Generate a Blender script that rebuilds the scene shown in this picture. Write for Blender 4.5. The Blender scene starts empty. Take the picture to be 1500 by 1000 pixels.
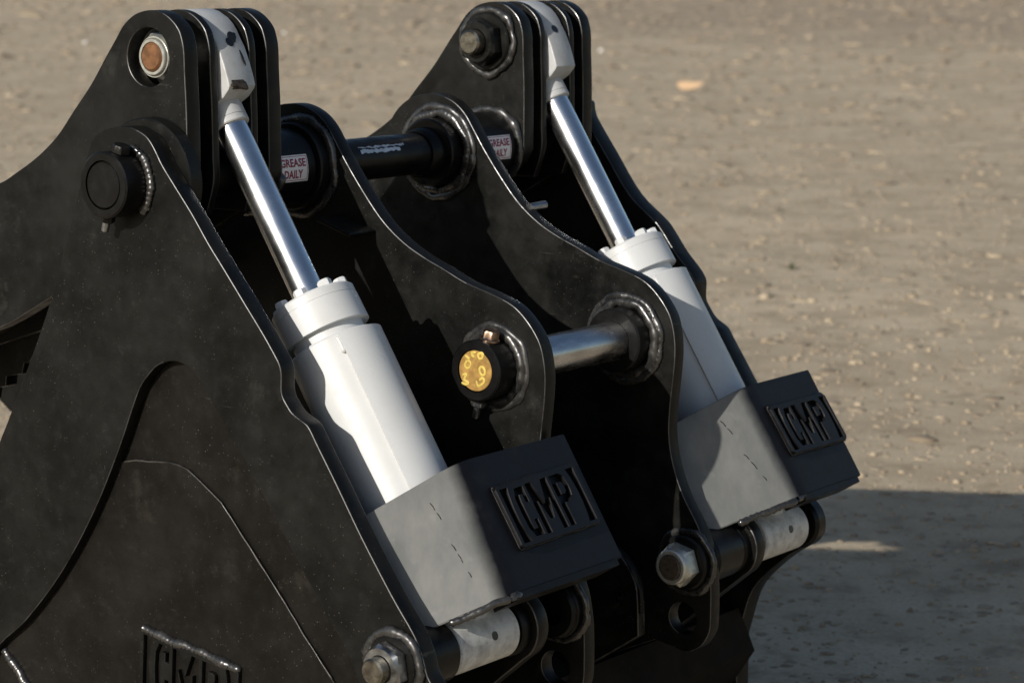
import bpy, bmesh, math, random
import numpy as np
from mathutils import Vector, Matrix, noise

random.seed(7)
rng = np.random.default_rng(7)
S = bpy.context.scene
COL = S.collection

# ------------------------------------------------------------------ camera, sky, sun, exposure
cam_d = bpy.data.cameras.new('camera')
cam = bpy.data.objects.new('camera', cam_d)
COL.objects.link(cam)
cam.matrix_world = Matrix(((0.794634, -0.095639, 0.599509, 2.801895), (0.607089, 0.125184, -0.784711, -2.830300), (0.000000, 0.987513, 0.157537, 1.680149), (0.000000, 0.000000, 0.000000, 1.000000)))
cam_d.lens = 85.0
cam_d.sensor_width = 36.0
cam_d.clip_start = 0.1
cam_d.clip_end = 2000.0
cam_d.dof.use_dof = True
cam_d.dof.focus_distance = 4.15
cam_d.dof.aperture_fstop = 6.3
S.camera = cam

SUN = Vector((-0.03, -1.0, 0.442)).normalized()       # towards the sun
W = bpy.data.worlds.new('World')
S.world = W
W.use_nodes = True
wn = W.node_tree.nodes
sky = wn.new('ShaderNodeTexSky')
sky.sky_type = 'NISHITA'
sky.sun_disc = False
sky.sun_elevation = math.asin(SUN.z)
sky.sun_rotation = math.atan2(SUN.x, SUN.y)
sky.air_density = 1.0
sky.dust_density = 1.0
W.node_tree.links.new(sky.outputs['Color'], wn['Background'].inputs['Color'])
wn['Background'].inputs['Strength'].default_value = 0.072
sun_d = bpy.data.lights.new('sun', 'SUN')
sun_d.energy = 3.9
sun_d.angle = math.radians(0.5)
sun_d.color = (1.0, 0.945, 0.86)
sun = bpy.data.objects.new('sun', sun_d)
COL.objects.link(sun)
sun.rotation_euler = SUN.to_track_quat('Z', 'Y').to_euler()
sun.location = (-4, -10, 8)
S.view_settings.view_transform = 'Standard'
S.view_settings.look = 'None'
S.view_settings.exposure = 0.16
S.view_settings.gamma = 1.0
S.view_settings.use_curve_mapping = False

# ------------------------------------------------------------------ materials
def new_mat(name):
    m = bpy.data.materials.new(name)
    m.use_nodes = True
    nt = m.node_tree
    b = nt.nodes['Principled BSDF']
    return m, nt, b

def N(nt, t, **kw):
    n = nt.nodes.new(t)
    for k, v in kw.items():
        if hasattr(n, k): setattr(n, k, v)
        else: n.inputs[k].default_value = v
    return n

def tex_noise(nt, co, scale, detail=4, rough=.55):
    n = N(nt, 'ShaderNodeTexNoise'); n.inputs['Scale'].default_value = scale
    n.inputs['Detail'].default_value = detail; n.inputs['Roughness'].default_value = rough
    nt.links.new(co, n.inputs['Vector']); return n.outputs['Fac']

def ramp(nt, fac, stops):
    r = N(nt, 'ShaderNodeValToRGB')
    el = r.color_ramp.elements
    while len(el) < len(stops): el.new(.5)
    for e, (p, c) in zip(el, stops):
        e.position = p; e.color = (c, c, c, 1) if isinstance(c, (int, float)) else (*c, 1)
    nt.links.new(fac, r.inputs['Fac']); return r.outputs['Color']

def mixc(nt, fac, a, b):
    m = N(nt, 'ShaderNodeMix', data_type='RGBA')
    for s, v in ((m.inputs[0], fac), (m.inputs[6], a), (m.inputs[7], b)):
        if isinstance(v, (int, float)): s.default_value = v
        elif isinstance(v, tuple): s.default_value = (*v, 1)
        else: nt.links.new(v, s)
    return m.outputs[2]

def coords(nt):
    g = N(nt, 'ShaderNodeNewGeometry')
    return g.outputs['Position']

def bump(nt, b, h, strength, dist):
    n = N(nt, 'ShaderNodeBump'); n.inputs['Strength'].default_value = strength
    n.inputs['Distance'].default_value = dist
    nt.links.new(h, n.inputs['Height']); nt.links.new(n.outputs['Normal'], b.inputs['Normal'])

def paint(name, base, dust, rough, smudge=.5, specks=True, scale=1.0, spec=.5, peel=.10):
    m, nt, b = new_mat(name)
    co = coords(nt)
    n1 = tex_noise(nt, co, 7 * scale, 6, .62)
    n2 = tex_noise(nt, co, 31 * scale, 5, .6)
    f1 = ramp(nt, n1, [(.40, 0.0), (.72, smudge)])
    c = mixc(nt, f1, base, dust)
    f2 = ramp(nt, n2, [(.56, 0.0), (.78, smudge * .8)])
    c = mixc(nt, f2, c, dust)
    if specks:
        w1 = N(nt, 'ShaderNodeMapping'); w1.inputs['Scale'].default_value = (9, 9, 150); w1.inputs['Rotation'].default_value = (0, .9, 0)
        nt.links.new(co, w1.inputs['Vector'])
        sc1 = tex_noise(nt, w1.outputs['Vector'], 1.0, 3, .5)
        gate0 = ramp(nt, tex_noise(nt, co, 9, 3), [(.56, 0.0), (.68, .8)])
        mm = N(nt, 'ShaderNodeMath', operation='MULTIPLY')
        nt.links.new(ramp(nt, sc1, [(.66, 0.0), (.72, 1.0)]), mm.inputs[0]); nt.links.new(gate0, mm.inputs[1])
        c = mixc(nt, mm.outputs[0], c, tuple(min(.06, q * 2.6) for q in dust))
        n5 = tex_noise(nt, co, 13 * scale, 7, .7)
        c = mixc(nt, ramp(nt, n5, [(.60, 0.0), (.70, .55)]), c, tuple(q * 1.7 for q in dust))
        v = N(nt, 'ShaderNodeTexVoronoi'); v.inputs['Scale'].default_value = 190
        nt.links.new(co, v.inputs['Vector'])
        d = ramp(nt, v.outputs['Distance'], [(.10, 1.0), (.22, 0.0)])
        sel = N(nt, 'ShaderNodeSeparateColor'); nt.links.new(v.outputs['Color'], sel.inputs[0])
        gate = ramp(nt, sel.outputs[0], [(.72, 0.0), (1.0, .8)])
        n3 = tex_noise(nt, co, 4.0, 3)
        g2 = ramp(nt, n3, [(.38, 0.15), (.62, 1.0)])
        mu = N(nt, 'ShaderNodeMath', operation='MULTIPLY'); nt.links.new(d, mu.inputs[0]); nt.links.new(gate, mu.inputs[1])
        mu2 = N(nt, 'ShaderNodeMath', operation='MULTIPLY'); nt.links.new(mu.outputs[0], mu2.inputs[0]); nt.links.new(g2, mu2.inputs[1])
        c = mixc(nt, mu2.outputs[0], c, (.13, .115, .095))
    nt.links.new(c, b.inputs['Base Color'])
    rr_ = N(nt, 'ShaderNodeMath', operation='MULTIPLY_ADD'); nt.links.new(n1, rr_.inputs[0]); rr_.inputs[1].default_value = .65; nt.links.new(n2, rr_.inputs[2])
    r = ramp(nt, rr_.outputs[0], [(.55, rough - .10), (1.0, rough + .16)])
    nt.links.new(r, b.inputs['Roughness'])
    b.inputs['Specular IOR Level'].default_value = spec
    n4 = tex_noise(nt, co, 260, 2)
    bump(nt, b, n4, peel, .0006)
    return m

def metal(name, col, rough, metallic=1.0, var=.25, scale=40, stretch=None):
    m, nt, b = new_mat(name)
    co = coords(nt)
    if stretch:
        mp = N(nt, 'ShaderNodeMapping'); mp.inputs['Scale'].default_value = stretch
        nt.links.new(co, mp.inputs['Vector']); co = mp.outputs['Vector']
    n = tex_noise(nt, co, scale, 5, .6)
    dark = tuple(x * (1 - var * 2) for x in col)
    nt.links.new(mixc(nt, ramp(nt, n, [(.35, 0.0), (.65, 1.0)]), dark, col), b.inputs['Base Color'])
    b.inputs['Metallic'].default_value = metallic
    nt.links.new(ramp(nt, n, [(.3, max(.02, rough - .06)), (.7, rough + .08)]), b.inputs['Roughness'])
    return m

M_BLACK = paint('black_satin_paint', (.0034, .0036, .0033), (.0150, .0148, .0130), .37, .6, spec=.22)
M_PANEL = paint('dusty_black_paint', (.0046, .0041, .0035), (.0140, .0123, .0102), .42, .6, spec=.18)
M_ARRIS = paint('rubbed_highlight_edge', (.006, .006, .006), (.075, .075, .075), .30, .9, specks=False, scale=2.2, spec=.8)
M_WEDGE = paint('step_highlight_paint', (.010, .0095, .009), (.05, .046, .04), .36, .9, specks=False, scale=3, spec=.5)  # paler bead along the step: its edge highlight is put into the colour
M_BOSS = paint('black_gloss_paint', (.003, .003, .003), (.012, .0115, .011), .30, .45, specks=False, spec=.25)
M_SHELL = paint('dirty_floor_paint', (.010, .0085, .007), (.028, .023, .018), .75, .8, specks=False, spec=.08)
M_WELD = paint('painted_weld', (.014, .014, .014), (.05, .047, .043), .27, .6, specks=False, scale=4, spec=1.0)
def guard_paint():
    # web grey, letter flange black, blended at the bend: lit-face contrast put into colour
    m, nt, b = new_mat('guard_lit_web_paint')
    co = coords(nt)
    at = N(nt, 'ShaderNodeAttribute'); at.attribute_name = 'lit_web_grey'
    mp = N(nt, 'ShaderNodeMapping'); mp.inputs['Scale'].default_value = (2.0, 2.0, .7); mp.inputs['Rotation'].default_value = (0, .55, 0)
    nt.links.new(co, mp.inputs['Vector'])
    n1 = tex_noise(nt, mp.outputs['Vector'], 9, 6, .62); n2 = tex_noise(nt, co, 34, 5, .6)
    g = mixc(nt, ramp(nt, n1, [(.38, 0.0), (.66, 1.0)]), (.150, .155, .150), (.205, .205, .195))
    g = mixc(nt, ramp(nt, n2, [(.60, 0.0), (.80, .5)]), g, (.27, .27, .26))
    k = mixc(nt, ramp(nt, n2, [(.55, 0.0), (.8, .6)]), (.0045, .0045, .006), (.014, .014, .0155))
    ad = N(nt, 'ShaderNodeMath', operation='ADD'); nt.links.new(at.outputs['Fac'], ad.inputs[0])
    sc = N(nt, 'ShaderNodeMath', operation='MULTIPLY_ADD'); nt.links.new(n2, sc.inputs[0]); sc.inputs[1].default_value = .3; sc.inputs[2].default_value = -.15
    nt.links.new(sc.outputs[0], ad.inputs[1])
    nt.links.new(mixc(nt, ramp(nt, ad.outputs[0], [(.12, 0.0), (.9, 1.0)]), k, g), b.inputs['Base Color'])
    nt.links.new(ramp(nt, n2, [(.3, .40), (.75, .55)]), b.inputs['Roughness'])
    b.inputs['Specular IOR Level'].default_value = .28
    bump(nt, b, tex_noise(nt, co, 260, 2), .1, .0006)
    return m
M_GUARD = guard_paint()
M_LETTER = paint('black_letter_plate', (.0042, .0042, .0052), (.014, .014, .015), .36, .6, specks=False, spec=.28)
M_WHITE = paint('white_cylinder_paint', (.61, .62, .62), (.50, .50, .49), .36, .35, specks=False, scale=1.6, peel=.05)
M_EYE = paint('worn_white_paint', (.50, .51, .51), (.32, .31, .30), .40, .5, specks=False, scale=4)
M_TUBE = paint('scuffed_white_paint', (.64, .64, .62), (.27, .265, .255), .42, .8, specks=False, scale=5)
M_CHROME = metal('chrome_rod_steel', (.80, .82, .84), .24, var=.03, scale=9)
M_PIN = metal('bright_pin_steel', (.62, .62, .63), .24, var=.16, scale=60, stretch=(1, .25, 1))
M_ZINC = metal('zinc_nut', (.62, .62, .57), .36, metallic=.7, var=.12, scale=70)
M_DIRTY = metal('dull_steel', (.26, .24, .20), .36, var=.2, scale=80)
M_RUST = metal('copper_brown_steel', (.25, .115, .048), .55, metallic=.35, var=.25, scale=60)
M_BRONZE = metal('plated_bolt_steel', (.42, .30, .23), .32, var=.15, scale=60)
M_DKBOLT = metal('dark_bolt_steel', (.40, .41, .42), .34, var=.2, scale=60)
M_YELLOW = metal('ochre_painted_steel', (.46, .27, .075), .48, metallic=.1, var=.2, scale=70)
M_MARK = metal('yellow_marker_paint', (.66, .50, .11), .55, metallic=0, var=.1, scale=80)
M_STICK = metal('white_vinyl', (.86, .83, .84), .35, metallic=0, var=.04, scale=60)
M_RED = metal('dark_red_print', (.28, .006, .045), .45, metallic=0, var=.08, scale=60)
M_CHIP = metal('bare_metal_chip', (.75, .77, .78), .38, metallic=.6, var=.15, scale=60)
M_GREASE = metal('black_grease', (.008, .008, .008), .25, metallic=0, var=.1)
M_RUSTP = metal('rusty_chipped_paint', (.075, .055, .035), .6, metallic=0, var=.4, scale=140)

# ------------------------------------------------------------------ mesh helpers
ORG = {}
def thing(name, label, cat, loc, group=None):
    o = bpy.data.objects.new(name, None); COL.objects.link(o)
    o.empty_display_size = .05
    o.location = loc; o['label'] = label; o['category'] = cat
    if group: o['group'] = group
    ORG[o] = Vector(loc)
    return o

def link(name, me, mat, parent, label=None, smooth=35, flat_y=None):
    org = ORG[parent] if parent is not None else Vector((0, 0, 0))
    if org.length: me.transform(Matrix.Translation(-org))
    for p in me.polygons: p.use_smooth = True
    me.set_sharp_from_angle(angle=math.radians(smooth))
    if flat_y is not None:
        for p in me.polygons:
            if abs(p.normal.dot(flat_y)) > .999: p.use_smooth = False
    if mat is not None:
        me.materials.clear(); me.materials.append(mat)
    o = bpy.data.objects.new(name, me); COL.objects.link(o)
    if parent is not None: o.parent = parent
    ORG[o] = org
    if label: o['label'] = label
    return o

def from_bm(name, bm, mat, parent, label=None, smooth=35):
    bmesh.ops.recalc_face_normals(bm, faces=bm.faces)
    me = bpy.data.meshes.new(name); bm.to_mesh(me); bm.free()
    return link(name, me, mat, parent, label, smooth)

def curve_pts(pts, n=5, closed=True, sharp=()):
    """Catmull-Rom through pts; indices in sharp stay corners."""
    out = []; k = len(pts)
    P = [Vector(p) for p in pts]
    rngk = range(k) if closed else range(k - 1)
    for i in rngk:
        p1, p2 = P[i], P[(i + 1) % k]
        p0 = P[i - 1] if (closed or i > 0) else p1
        p3 = P[(i + 2) % k] if (closed or i < k - 2) else p2
        if i in sharp: p0 = p1
        if (i + 1) % k in sharp: p3 = p2
        L = (p2 - p1).length
        t1 = (p2 - p0); t2 = (p3 - p1)
        a, c = (p1 - p0).length, (p3 - p2).length
        t1 = t1 * (L / max(1e-6, L + a)) if a > 0 else (p2 - p1)
        t2 = t2 * (L / max(1e-6, L + c)) if c > 0 else (p2 - p1)
        for j in range(n):
            t = j / n
            h = (2*t**3-3*t**2+1) * p1 + (t**3-2*t**2+t) * t1 + (-2*t**3+3*t**2) * p2 + (t**3-t**2) * t2
            out.append(tuple(h))
    if not closed: out.append(tuple(P[-1]))
    return out

def circle(cx, cz, r, n=56):
    return [(cx + r * math.cos(2*math.pi*i/n), cz + r * math.sin(2*math.pi*i/n)) for i in range(n)]

def curve_mesh(loops, depth, bev):
    cu = bpy.data.curves.new('outline', 'CURVE'); cu.dimensions = '2D'; cu.fill_mode = 'BOTH'
    for lp in loops:
        sp = cu.splines.new('POLY'); sp.points.add(len(lp) - 1)
        for p, q in zip(sp.points, lp): p.co = (q[0], q[1], 0, 1)
        sp.use_cyclic_u = True
    cu.extrude = max(1e-4, depth / 2 - bev); cu.bevel_depth = bev; cu.bevel_resolution = 1; cu.offset = -bev
    ob = bpy.data.objects.new('outline', cu); COL.objects.link(ob)
    dg = bpy.context.evaluated_depsgraph_get(); dg.update()
    me = bpy.data.meshes.new_from_object(ob.evaluated_get(dg))
    bpy.data.objects.remove(ob); bpy.data.curves.remove(cu)
    bm = bmesh.new(); bm.from_mesh(me); bmesh.ops.remove_doubles(bm, verts=bm.verts, dist=2e-5); bm.to_mesh(me); bm.free()
    return me

def plate(name, outline, y0, y1, mat, parent, holes=(), bev=.0015, label=None):
    """flat-cut plate in the XZ plane between y0 and y1"""
    me = curve_mesh([outline, *holes], y1 - y0, bev)
    me.transform(Matrix(((1, 0, 0, 0), (0, 0, -1, (y0 + y1) / 2), (0, 1, 0, 0), (0, 0, 0, 1))))
    o = link(name, me, mat, parent, label, 35, Vector((0, 1, 0)))
    if mat is M_BLACK:                      # rubbed arrises, with the edge highlight also put into the colour
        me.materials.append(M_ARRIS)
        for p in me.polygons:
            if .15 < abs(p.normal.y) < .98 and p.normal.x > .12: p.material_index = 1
    return o

def turn(name, p0, axis, prof, mat, parent, n=48, label=None, smooth=35, phase=0.0, ref=None):
    """surface of revolution: prof = [(distance along axis, radius)]"""
    p0 = Vector(p0); ax = Vector(axis).normalized()
    u = (ref - ax * ref.dot(ax)).normalized() if ref else ax.orthogonal().normalized()
    v = ax.cross(u)
    bm = bmesh.new(); rings = []
    for (t, r) in prof:
        c = p0 + ax * t
        if r <= 0: rings.append([bm.verts.new(c)])
        else: rings.append([bm.verts.new(c + (u * math.cos(phase + 2*math.pi*i/n) + v * math.sin(phase + 2*math.pi*i/n)) * r) for i in range(n)])
    for a, b in zip(rings, rings[1:]):
        for i in range(n):
            j = (i + 1) % n
            if len(a) == 1 and len(b) == 1: continue
            if len(a) == 1: bm.faces.new((a[0], b[i], b[j]))
            elif len(b) == 1: bm.faces.new((a[i], b[0], a[j]))
            else: bm.faces.new((a[i], b[i], b[j], a[j]))
    return from_bm(name, bm, mat, parent, label, smooth)

YAX = (0, 1, 0)
def disc_prof(y0, y1, r, ch=.003):
    return [(y0, 0), (y0, r - ch), (y0 + ch, r), (y1 - ch, r), (y1, r - ch), (y1, 0)]
def ring_prof(y0, y1, ri, ro, ch=.003):
    return [(y1, ri), (y0, ri), (y0, ro - ch), (y0 + ch, ro), (y1 - ch, ro), (y1, ro - ch), (y1, ri)]

def hex_nut(name, p0, axis, h, r, mat, parent, rot=0., hole=0.0, label=None, flange=0):
    """hexagonal nut/bolt head with chamfered corners, r = corner radius"""
    ap = r * math.cos(math.pi/6)
    p0 = Vector(p0); ax = Vector(axis).normalized()
    ref = Vector((0, 0, 1)) if abs(ax.z) < .9 else Vector((1, 0, 0))
    u = (ref - ax * ref.dot(ax)).normalized(); v = ax.cross(u)
    bm = bmesh.new(); n = 48
    def R(i, f):                        # blend hexagon to circle
        a = (2*math.pi*i/n) % (math.pi/3) - math.pi/6
        hx = ap / math.cos(a)
        return hx if f == 0 else min(hx, f)
    prof = [(0, ap * .93), (h * .12, None), (h * .80, None), (h, ap * .95)]
    rings = []
    for t, f in prof:
        c = p0 + ax * t
        rings.append([bm.verts.new(c + (u * math.cos(rot + 2*math.pi*i/n) + v * math.sin(rot + 2*math.pi*i/n)) * R(i, 0 if f is None else f)) for i in range(n)])
    c0 = p0 + ax * h
    if hole: rings.append([bm.verts.new(c0 + (u * math.cos(rot + 2*math.pi*i/n) + v * math.sin(rot + 2*math.pi*i/n)) * hole) for i in range(n)])
    for a, b in zip(rings, rings[1:]):
        for i in range(n): bm.faces.new((a[i], b[i], b[(i+1) % n], a[(i+1) % n]))
    if not hole: bm.faces.new(rings[-1])
    bm.faces.new(rings[0])
    return from_bm(name, bm, mat, parent, label, 25)

def bead(name, path, r, mat, parent, ripple=.22, pitch=.006, closed=False, squash=1.0, seed=0, label=None):
    """weld bead: a rippled tube along a 3-D path"""
    P = [Vector(p) for p in path]
    segs = []
    m = len(P) if closed else len(P) - 1
    for i in range(m):
        a, b = P[i], P[(i+1) % len(P)]
        k = max(1, int((b - a).length / (pitch / 2.5)))
        for j in range(k): segs.append(a.lerp(b, j / k))
    if not closed: segs.append(P[-1])
    bm = bmesh.new(); rings = []; s = 0
    for i, p in enumerate(segs):
        nx = segs[(i+1) % len(segs)] if (closed or i < len(segs)-1) else p
        pv = segs[i-1] if (closed or i > 0) else p
        d = (nx - pv).normalized(); s += (p - pv).length if i else 0
        u = d.orthogonal().normalized()
        if abs(d.y) < .95: u = (Vector((0, 1, 0)) - d * d.y).normalized()
        v = d.cross(u)
        rr = r * (1 + ripple * abs(math.sin(math.pi * s / pitch)) - ripple/2 + .50 * noise.noise(Vector((s * 28 + seed * 9.1, seed, 0))))
        if not closed and (i == 0 or i == len(segs) - 1): rr *= .45
        off = v * (r * .55 * noise.noise(Vector((s * 34, seed * 3.3, 5))))
        rings.append([bm.verts.new(p + off + (u * math.cos(a) * squash + v * math.sin(a)) * rr * (1 + .20 * noise.noise(p * 110 + Vector((q, 0, 0))))) for q, a in enumerate([2*math.pi*k/9 for k in range(9)])])
    lim = len(rings) if closed else len(rings) - 1
    for i in range(lim):
        a, b = rings[i], rings[(i+1) % len(rings)]
        for k in range(9): bm.faces.new((a[k], b[k], b[(k+1) % 9], a[(k+1) % 9]))
    if not closed:
        bm.faces.new(rings[0]); bm.faces.new(rings[-1])
    return from_bm(name, bm, mat, parent, label, 70)

def ring_path(c, y, r, a0=0, a1=360, n=64):
    full = abs(a1 - a0) >= 360
    k = n if full else n + 1
    return [(c[0] + r * math.cos(math.radians(a0 + (a1-a0) * i / n)), y, c[1] + r * math.sin(math.radians(a0 + (a1-a0) * i / n))) for i in range(k)]

def weld_ring(c, y, r, br, parent, seed=0, a0=0, a1=360, passes=1, sgn=-1):
    for k in range(passes):
        bead('weld_bead', ring_path(c, y + sgn * .001 + k * sgn * -.002, r + k * br * 1.25, a0, a1), br * (1 - .15 * k), M_WELD, parent, closed=abs(a1-a0) >= 360, pitch=.009, ripple=.26, seed=seed + k * 5, squash=.75)

# ------------------------------------------------------------------ key positions (metres)
WID = 1.30                                   # overall width between the outer side plates
def mir(y): return WID - y
HG = (-0.1784, 1.3025)                           # hinge axis (x, z)
TW = (-0.1845, 1.5103)                         # upper cylinder pin
BS = (0.412, 0.572)                          # lower cylinder pin
CP = (0.2685, 0.9765)                        # coupler pin
CYN, CYF = .182, 1.118                       # cylinder centre planes
GZ = 0.0

# ------------------------------------------------------------------ ground
def relief(x, y):
    if not (-90 < x < 10 and -6 < y < 100): return -.012
    far = min(1, max(0, (y - 6) / 30))
    h = .020 * noise.noise(Vector((x * .8, y * .8, 0))) + .010 * noise.noise(Vector((x * 2.6, y * 2.6, 4)))
    h += far * (.10 * noise.noise(Vector((x * .22, y * .22, 9))) + .05 * noise.noise(Vector((x * .7, y * .7, 2))))
    return h - .012 - .05 * far

def build_ground():
    m, nt, b = new_mat('packed_dirt')
    co = coords(nt)
    big = tex_noise(nt, co, .35, 5, .6)
    mp = N(nt, 'ShaderNodeMapping'); mp.inputs['Scale'].default_value = (1.0, .35, 1); mp.inputs['Rotation'].default_value = (0, 0, .6)
    nt.links.new(co, mp.inputs['Vector'])
    tracks = tex_noise(nt, mp.outputs['Vector'], .8, 5, .6)
    mid = tex_noise(nt, co, 6, 6, .65)
    patch = tex_noise(nt, co, 1.7, 4, .6)
    fine = tex_noise(nt, co, 75, 5, .7)
    c = mixc(nt, ramp(nt, big, [(.35, 0.0), (.65, 1.0)]), (.55, .45, .315), (.65, .54, .385))
    c = mixc(nt, ramp(nt, tracks, [(.42, 0.0), (.62, .55)]), c, (.44, .35, .24))
    c = mixc(nt, ramp(nt, mid, [(.45, 0.0), (.75, .6)]), c, (.63, .53, .385))
    c = mixc(nt, ramp(nt, fine, [(.36, .55), (.52, 0.0)]), c, (.32, .255, .185))
    c = mixc(nt, ramp(nt, patch, [(.36, .6), (.54, 0.0)]), c, (.38, .30, .205))
    c = mixc(nt, ramp(nt, mid, [(.34, .75), (.48, 0.0)]), c, (.31, .24, .165))
    dm = N(nt, 'ShaderNodeVectorMath', operation='DISTANCE'); nt.links.new(co, dm.inputs[0]); dm.inputs[1].default_value = (-22.0, 75.0, 0)
    dn = N(nt, 'ShaderNodeMath', operation='MULTIPLY_ADD'); nt.links.new(big, dn.inputs[0]); dn.inputs[1].default_value = 22.0; nt.links.new(dm.outputs['Value'], dn.inputs[2])
    mr = N(nt, 'ShaderNodeMapRange'); nt.links.new(dn.outputs[0], mr.inputs['Value']); mr.inputs['From Min'].default_value = 52; mr.inputs['From Max'].default_value = 38; mr.inputs['To Max'].default_value = .6
    c = mixc(nt, mr.outputs['Result'], c, (.30, .235, .175))
    v = N(nt, 'ShaderNodeTexVoronoi'); v.inputs['Scale'].default_value = 42; nt.links.new(co, v.inputs['Vector'])
    sel = N(nt, 'ShaderNodeSeparateColor'); nt.links.new(v.outputs['Color'], sel.inputs[0])
    mu = N(nt, 'ShaderNodeMath', operation='MULTIPLY')
    nt.links.new(ramp(nt, v.outputs['Distance'], [(.25, 1.0), (.45, 0.0)]), mu.inputs[0])
    nt.links.new(ramp(nt, sel.outputs[1], [(.6, 0.0), (.9, .35)]), mu.inputs[1])
    c = mixc(nt, mu.outputs[0], c, (.54, .49, .43))
    nt.links.new(c, b.inputs['Base Color'])
    b.inputs['Roughness'].default_value = .95
    b.inputs['Specular IOR Level'].default_value = .15
    ad = N(nt, 'ShaderNodeMath', operation='ADD'); nt.links.new(mid, ad.inputs[0]); nt.links.new(fine, ad.inputs[1])
    bump(nt, b, ad.outputs[0], .55, .016)
    # one sheet, finer near the machine, uneven with shallow ruts and clods
    xs = np.unique(np.concatenate([np.linspace(-400, -90, 14), np.linspace(-90, -14, 110), np.linspace(-14, 10, 150), np.linspace(10, 400, 30)]))
    ys = np.unique(np.concatenate([np.linspace(-200, -6, 14), np.linspace(-6, 22, 160), np.linspace(22, 100, 130), np.linspace(100, 900, 30)]))
    vs = [(x, y, relief(x, y)) for y in ys for x in xs]
    nx = len(xs)
    fs = [(j*nx+i, j*nx+i+1, (j+1)*nx+i+1, (j+1)*nx+i) for j in range(len(ys)-1) for i in range(nx-1)]
    me = bpy.data.meshes.new('ground'); me.from_pydata(vs, [], fs); me.update()
    o = link('ground', me, m, None); o['kind'] = 'structure'; o['label'] = 'packed tan dirt yard with gravel'

    # loose gravel: many small faceted stones in one object
    gm, nt, b = new_mat('gravel_stone')
    at = N(nt, 'ShaderNodeAttribute'); at.attribute_name = 'tone'
    c = ramp(nt, at.outputs['Fac'], [(0, (.25, .195, .135)), (.5, (.43, .35, .245)), (.9, (.47, .385, .275)), (1.0, (.56, .48, .37))])
    nt.links.new(c, b.inputs['Base Color']); b.inputs['Roughness'].default_value = .9
    t = (1 + 5 ** .5) / 2
    ico = np.array([(-1,t,0),(1,t,0),(-1,-t,0),(1,-t,0),(0,-1,t),(0,1,t),(0,-1,-t),(0,1,-t),(t,0,-1),(t,0,1),(-t,0,-1),(-t,0,1)], float) / 1.9
    fi = np.array([(0,11,5),(0,5,1),(0,1,7),(0,7,10),(0,10,11),(1,5,9),(5,11,4),(11,10,2),(10,7,6),(7,1,8),(3,9,4),(3,4,2),(3,2,6),(3,6,8),(3,8,9),(4,9,5),(2,4,11),(6,2,10),(8,6,7),(9,8,1)])
    cx, cy = cam.location.x, cam.location.y
    n1, n2 = 34000, 26000                   # small stones nearby, clods and lumps out to the far yard
    n = n1 + n2
    r = np.concatenate([3.6 * np.exp(rng.random(n1) * math.log(6)), 4.2 * np.exp(rng.random(n2) * math.log(24))])
    a = np.radians(rng.uniform(72, 162, n))
    px, py = cx + r * np.cos(a), cy + r * np.sin(a)
    size = np.concatenate([.0040 * np.exp(rng.normal(0, .45, n1)) * np.clip(r[:n1] / 6, .9, 1.8), r[n1:] * .0019 * np.exp(rng.normal(0, .34, n2))])
    V = ico[None] * (1 + rng.uniform(-.28, .28, (n, 12, 1)))
    flat = np.concatenate([np.full(n1, .75), rng.uniform(.10, .26, n2)])
    V = V * rng.uniform(.7, 1.35, (n, 1, 3)) * np.stack([np.ones(n), np.ones(n), flat], 1)[:, None, :]
    V = V * size[:, None, None]
    z = np.array([relief(x, y) for x, y in zip(px, py)])
    V += np.stack([px, py, z + size * np.concatenate([np.full(n1, .12), np.full(n2, .02)])], 1)[:, None, :]
    F = (fi[None] + (np.arange(n) * 12)[:, None, None]).reshape(-1, 3)
    me = bpy.data.meshes.new('gravel')
    me.vertices.add(n * 12); me.vertices.foreach_set('co', V.reshape(-1))
    me.loops.add(len(F) * 3); me.loops.foreach_set('vertex_index', F.reshape(-1).astype(np.int32))
    me.polygons.add(len(F)); me.polygons.foreach_set('loop_start', (np.arange(len(F)) * 3).astype(np.int32))
    me.update(calc_edges=True)
    tone = np.repeat(np.concatenate([np.clip(rng.beta(1.7, 3.4, n1), 0, 1), np.clip(rng.normal(.20, .15, n2), 0, .5)]), 12).astype(np.float32)
    ta = me.attributes.new('tone', 'FLOAT', 'POINT'); ta.data.foreach_set('value', tone)
    me.materials.append(gm)
    o = bpy.data.objects.new('gravel', me); COL.objects.link(o); o['kind'] = 'stuff'; o['label'] = 'loose gravel scattered over the dirt'
build_ground()

# ================================================================== BUCKET
BK = thing('clamshell_bucket', 'black steel clamshell bucket with thick side plates, lying open on the dirt yard', 'bucket', (.1, .65, 0))

SIDE_TOP = "131,212 144,196 169,186 194,187 216,201 223,212 237,241 252,266 281,313 306,360 325.6,388 360,445 386.5,491"
side_n = [(-0.2642, 1.3616), (-0.2554, 1.3736), (-0.2416, 1.3823), (-0.2213, 1.3907), (-0.1997, 1.3951), (-0.1782, 1.3971), (-0.1587, 1.3951), (-0.1394, 1.3891), (-0.1236, 1.3807), (-0.1096, 1.3655), (-0.0912, 1.3381), (-0.0682, 1.3110), (-0.0239, 1.2606), (0.0139, 1.2124), (0.0434, 1.1786), (0.0946, 1.1188), (0.1338, 1.0730), (0.1550, 1.0460), (0.1666, 1.0293), (0.1708, 1.0130), (0.1703, 0.9872), (0.1730, 0.9763), (0.1803, 0.9659), (0.1934, 0.9517), (0.2242, 0.9363), (0.2329, 0.9272), (0.2436, 0.9107), (0.2786, 0.8594), (0.2970, 0.8318), (0.3393, 0.7677), (0.3933, 0.6927), (0.4147, 0.6651), (0.4419, 0.6320), (0.4534, 0.6141), (0.4643, 0.5894), (0.4725, 0.5643)]
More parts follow.
